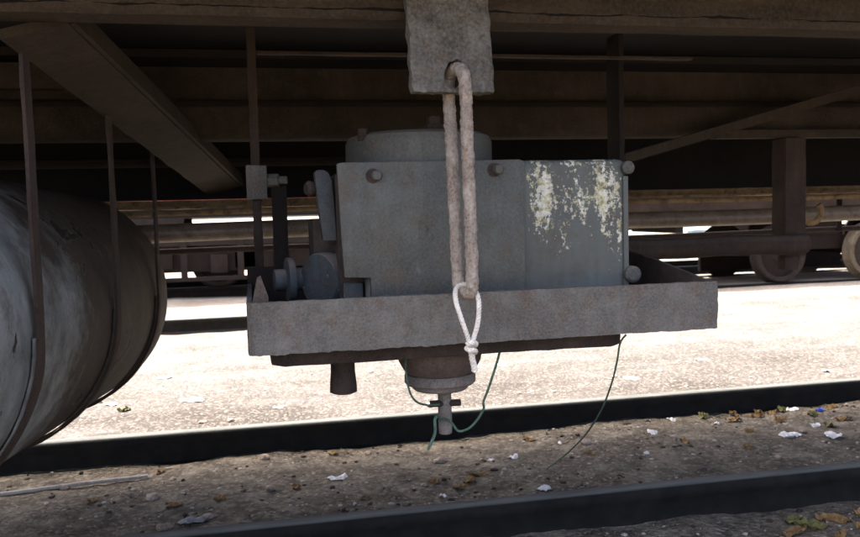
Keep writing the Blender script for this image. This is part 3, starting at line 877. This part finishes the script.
lv = 'dry brown leaves against the near rail'
rnd = random.Random(5)
for x, y in ((1.69, 2.25), (1.78, 2.27), (1.60, 2.22), (1.85, 2.20), (1.72, 2.16), (1.66, 2.30), (1.92, 2.28)):
    scrap(x, y, .09+.05*rnd.random(), .035+.02*rnd.random(), rnd.random()*3, rnd.choice(['leaf', 'leaf', 'leaf_green']), 'dry_leaf', 'dry yellow brown leaf lying outside the dark rail among other leaves', 'leaf', lv, curl=.02)
for x, y in ((2.40, 3.50), (2.36, 3.54), (2.30, 3.47), (2.47, 3.52), (2.55, 3.40), (2.7, 3.46), (2.75, 3.2), (2.22, 3.53), (2.62, 3.30), (2.50, 3.22), (2.35, 3.36), (2.15, 3.42), (2.85, 3.35), (2.05, 3.52)):
    scrap(x, y, .06+.04*rnd.random(), .03+.02*rnd.random(), rnd.random()*3, rnd.choice(['leaf', 'leaf_green', 'leaf']), 'dry_leaf', 'small dry leaf at the foot of the rail with the sunlit top', 'leaf', 'small leaves along the sunlit rail', curl=.018)
for x, y in ((.62, 2.95), (.70, 2.86), (.12, 3.05), (.80, 2.98), (-.6, 3.1), (.35, 2.85), (.75, 2.92), (-.15, 2.98), (1.3, 3.1), (1.75, 3.15), (1.95, 3.0), (2.1, 3.22), (1.15, 3.42), (-.4, 3.42), (.3, 3.48)):
    scrap(x, y, .05+.04*rnd.random(), .03+.02*rnd.random(), rnd.random()*3, 'leaf', 'dry_leaf', 'small dry leaf lying in the middle of the shaded track bed', 'leaf', 'leaves in the track bed', curl=.014)
SS = 'pale litter on the sunlit ground'
for x, y, sx in ((-.373, 4.84, .16), (-.82, 4.9, .10), (.1, 4.5, .08), (-.6, 5.6, .12), (1.6, 5.3, .1), (2.2, 4.6, .12), (2.9, 5.0, .1), (2.0, 4.1, .06), (-.2, 4.15, .05), (3.4, 4.4, .08), (.9, 4.3, .07)):
    scrap(x, y, sx, sx*.7, x, 'paper', 'paper_scrap', 'pale paper scrap lying on the sunlit ground past the rail', 'scrap', SS, curl=.008)
scrap(-.72, 4.72, .09, .06, .4, 'leaf_green', 'leaf_clump', 'small yellow green leaf clump on sunlit ground beside pale litter', 'leaf', curl=.03)
tag(MB().tube(smoothpath([(-1.15, 3.26, .05), (-.954, 3.285, .048), (-.7, 3.32, .05), (-.439, 3.358, .046)], 5), .008, 8, wob=.001).build('stick', 'stick', base=(-.7, 3.3, .04)), 'long thin bleached stick lying on the dirt between the rails', 'stick')

# larger loose stones, then the uncountable gravel
def stone_mesh(seed, sub=1):
    mb = MB(); bmesh.ops.create_icosphere(mb.bm, subdivisions=sub, radius=1)
    for v in mb.bm.verts:
        v.co *= 1+.35*noise.noise(v.co*1.3+Vector((seed*7.3, 0, 0)))
        v.co.z *= .6
    return mb
rnd = random.Random(11)
for i in range(26):
    x, y = rnd.uniform(-1.1, 2.9), rnd.choice([rnd.uniform(2.55, 3.5), rnd.uniform(3.9, 5.4)])
    mb = stone_mesh(i, 2); r = rnd.uniform(.012, .026)
    a = rnd.random()*6
    z = gz(x, y)
    for v in mb.bm.verts:
        c = Vector((v.co.x*math.cos(a)*1.3-v.co.y*math.sin(a), v.co.x*math.sin(a)*1.3+v.co.y*math.cos(a), v.co.z))
        v.co = c*r+Vector((x, y, z+r*.3))
    o = mb.build('stone', 'stone', base=(x, y, z), smooth=False)
    tag(o, 'loose stone in the shaded dirt between the rails' if y < 3.6 else 'loose stone on the sunlit ground past the rail', 'stone', 'loose stones between the rails' if y < 3.6 else 'loose stones on sunlit ground')
tmpl = []
for sdd in range(6):
    t_ = stone_mesh(sdd*3+1, 1); t_.bm.verts.ensure_lookup_table()
    for i, v in enumerate(t_.bm.verts): v.index = i
    tmpl.append(([v.co.copy() for v in t_.bm.verts], [[v.index for v in f.verts] for f in t_.bm.faces]))
def gravel(name, label, regions, seed, mat='stone'):
    rnd = random.Random(seed); V, Fc = [], []
    for (x0, x1, y0, y1, n, r0, r1) in regions:
        for _ in range(n):
            x, y = rnd.uniform(x0, x1), rnd.uniform(y0, y1)
            if noise.noise((x*1.7, y*1.7, 9)) < rnd.uniform(-.5, .35):
                continue
            if abs(y-2.43) < .05 or abs(y-3.62) < .05:
                continue
            r = r0+(r1-r0)*rnd.random()**2.5
            vv, ff = rnd.choice(tmpl); a = rnd.random()*6.28; ca, sa = math.cos(a), math.sin(a); st_ = rnd.uniform(.7, 1.5)
            z = gz(x, y); b0 = len(V)
            for c in vv:
                V.append((x+(c.x*ca*st_-c.y*sa)*r, y+(c.x*sa*st_+c.y*ca)*r, z+c.z*r+r*.15))
            Fc += [[i+b0 for i in f] for f in ff]
    me = bpy.data.meshes.new(name); me.from_pydata(V, [], Fc); me.update()
    o = bpy.data.objects.new(name, me); COL.objects.link(o); me.materials.append(G[mat])
    tag(o, label, 'gravel', kind='stuff')
gravel('gravel', 'fine brown gravel scattered over the dirt between and past the rails', [(-1.4, 3.4, 1.6, 3.58, 3600, .002, .007), (-1.8, 4.8, 3.7, 6.8, 500, .003, .010)], 3)
gravel('cinders', 'dark cinders and clinker scattered between the rails', [(-1.4, 3.4, 1.6, 3.58, 2600, .002, .012), (1.2, 3.6, 3.68, 4.0, 700, .003, .014), (-1.6, 1.2, 3.68, 3.95, 250, .003, .010)], 4, 'cinder')
gravel('pale_chips', 'small pale chips and flakes of litter strewn on the ground', [(-1.4, 3.4, 1.6, 3.58, 1900, .0015, .010), (-1.8, 4.8, 3.7, 6.8, 500, .003, .014)], 5, 'flake')
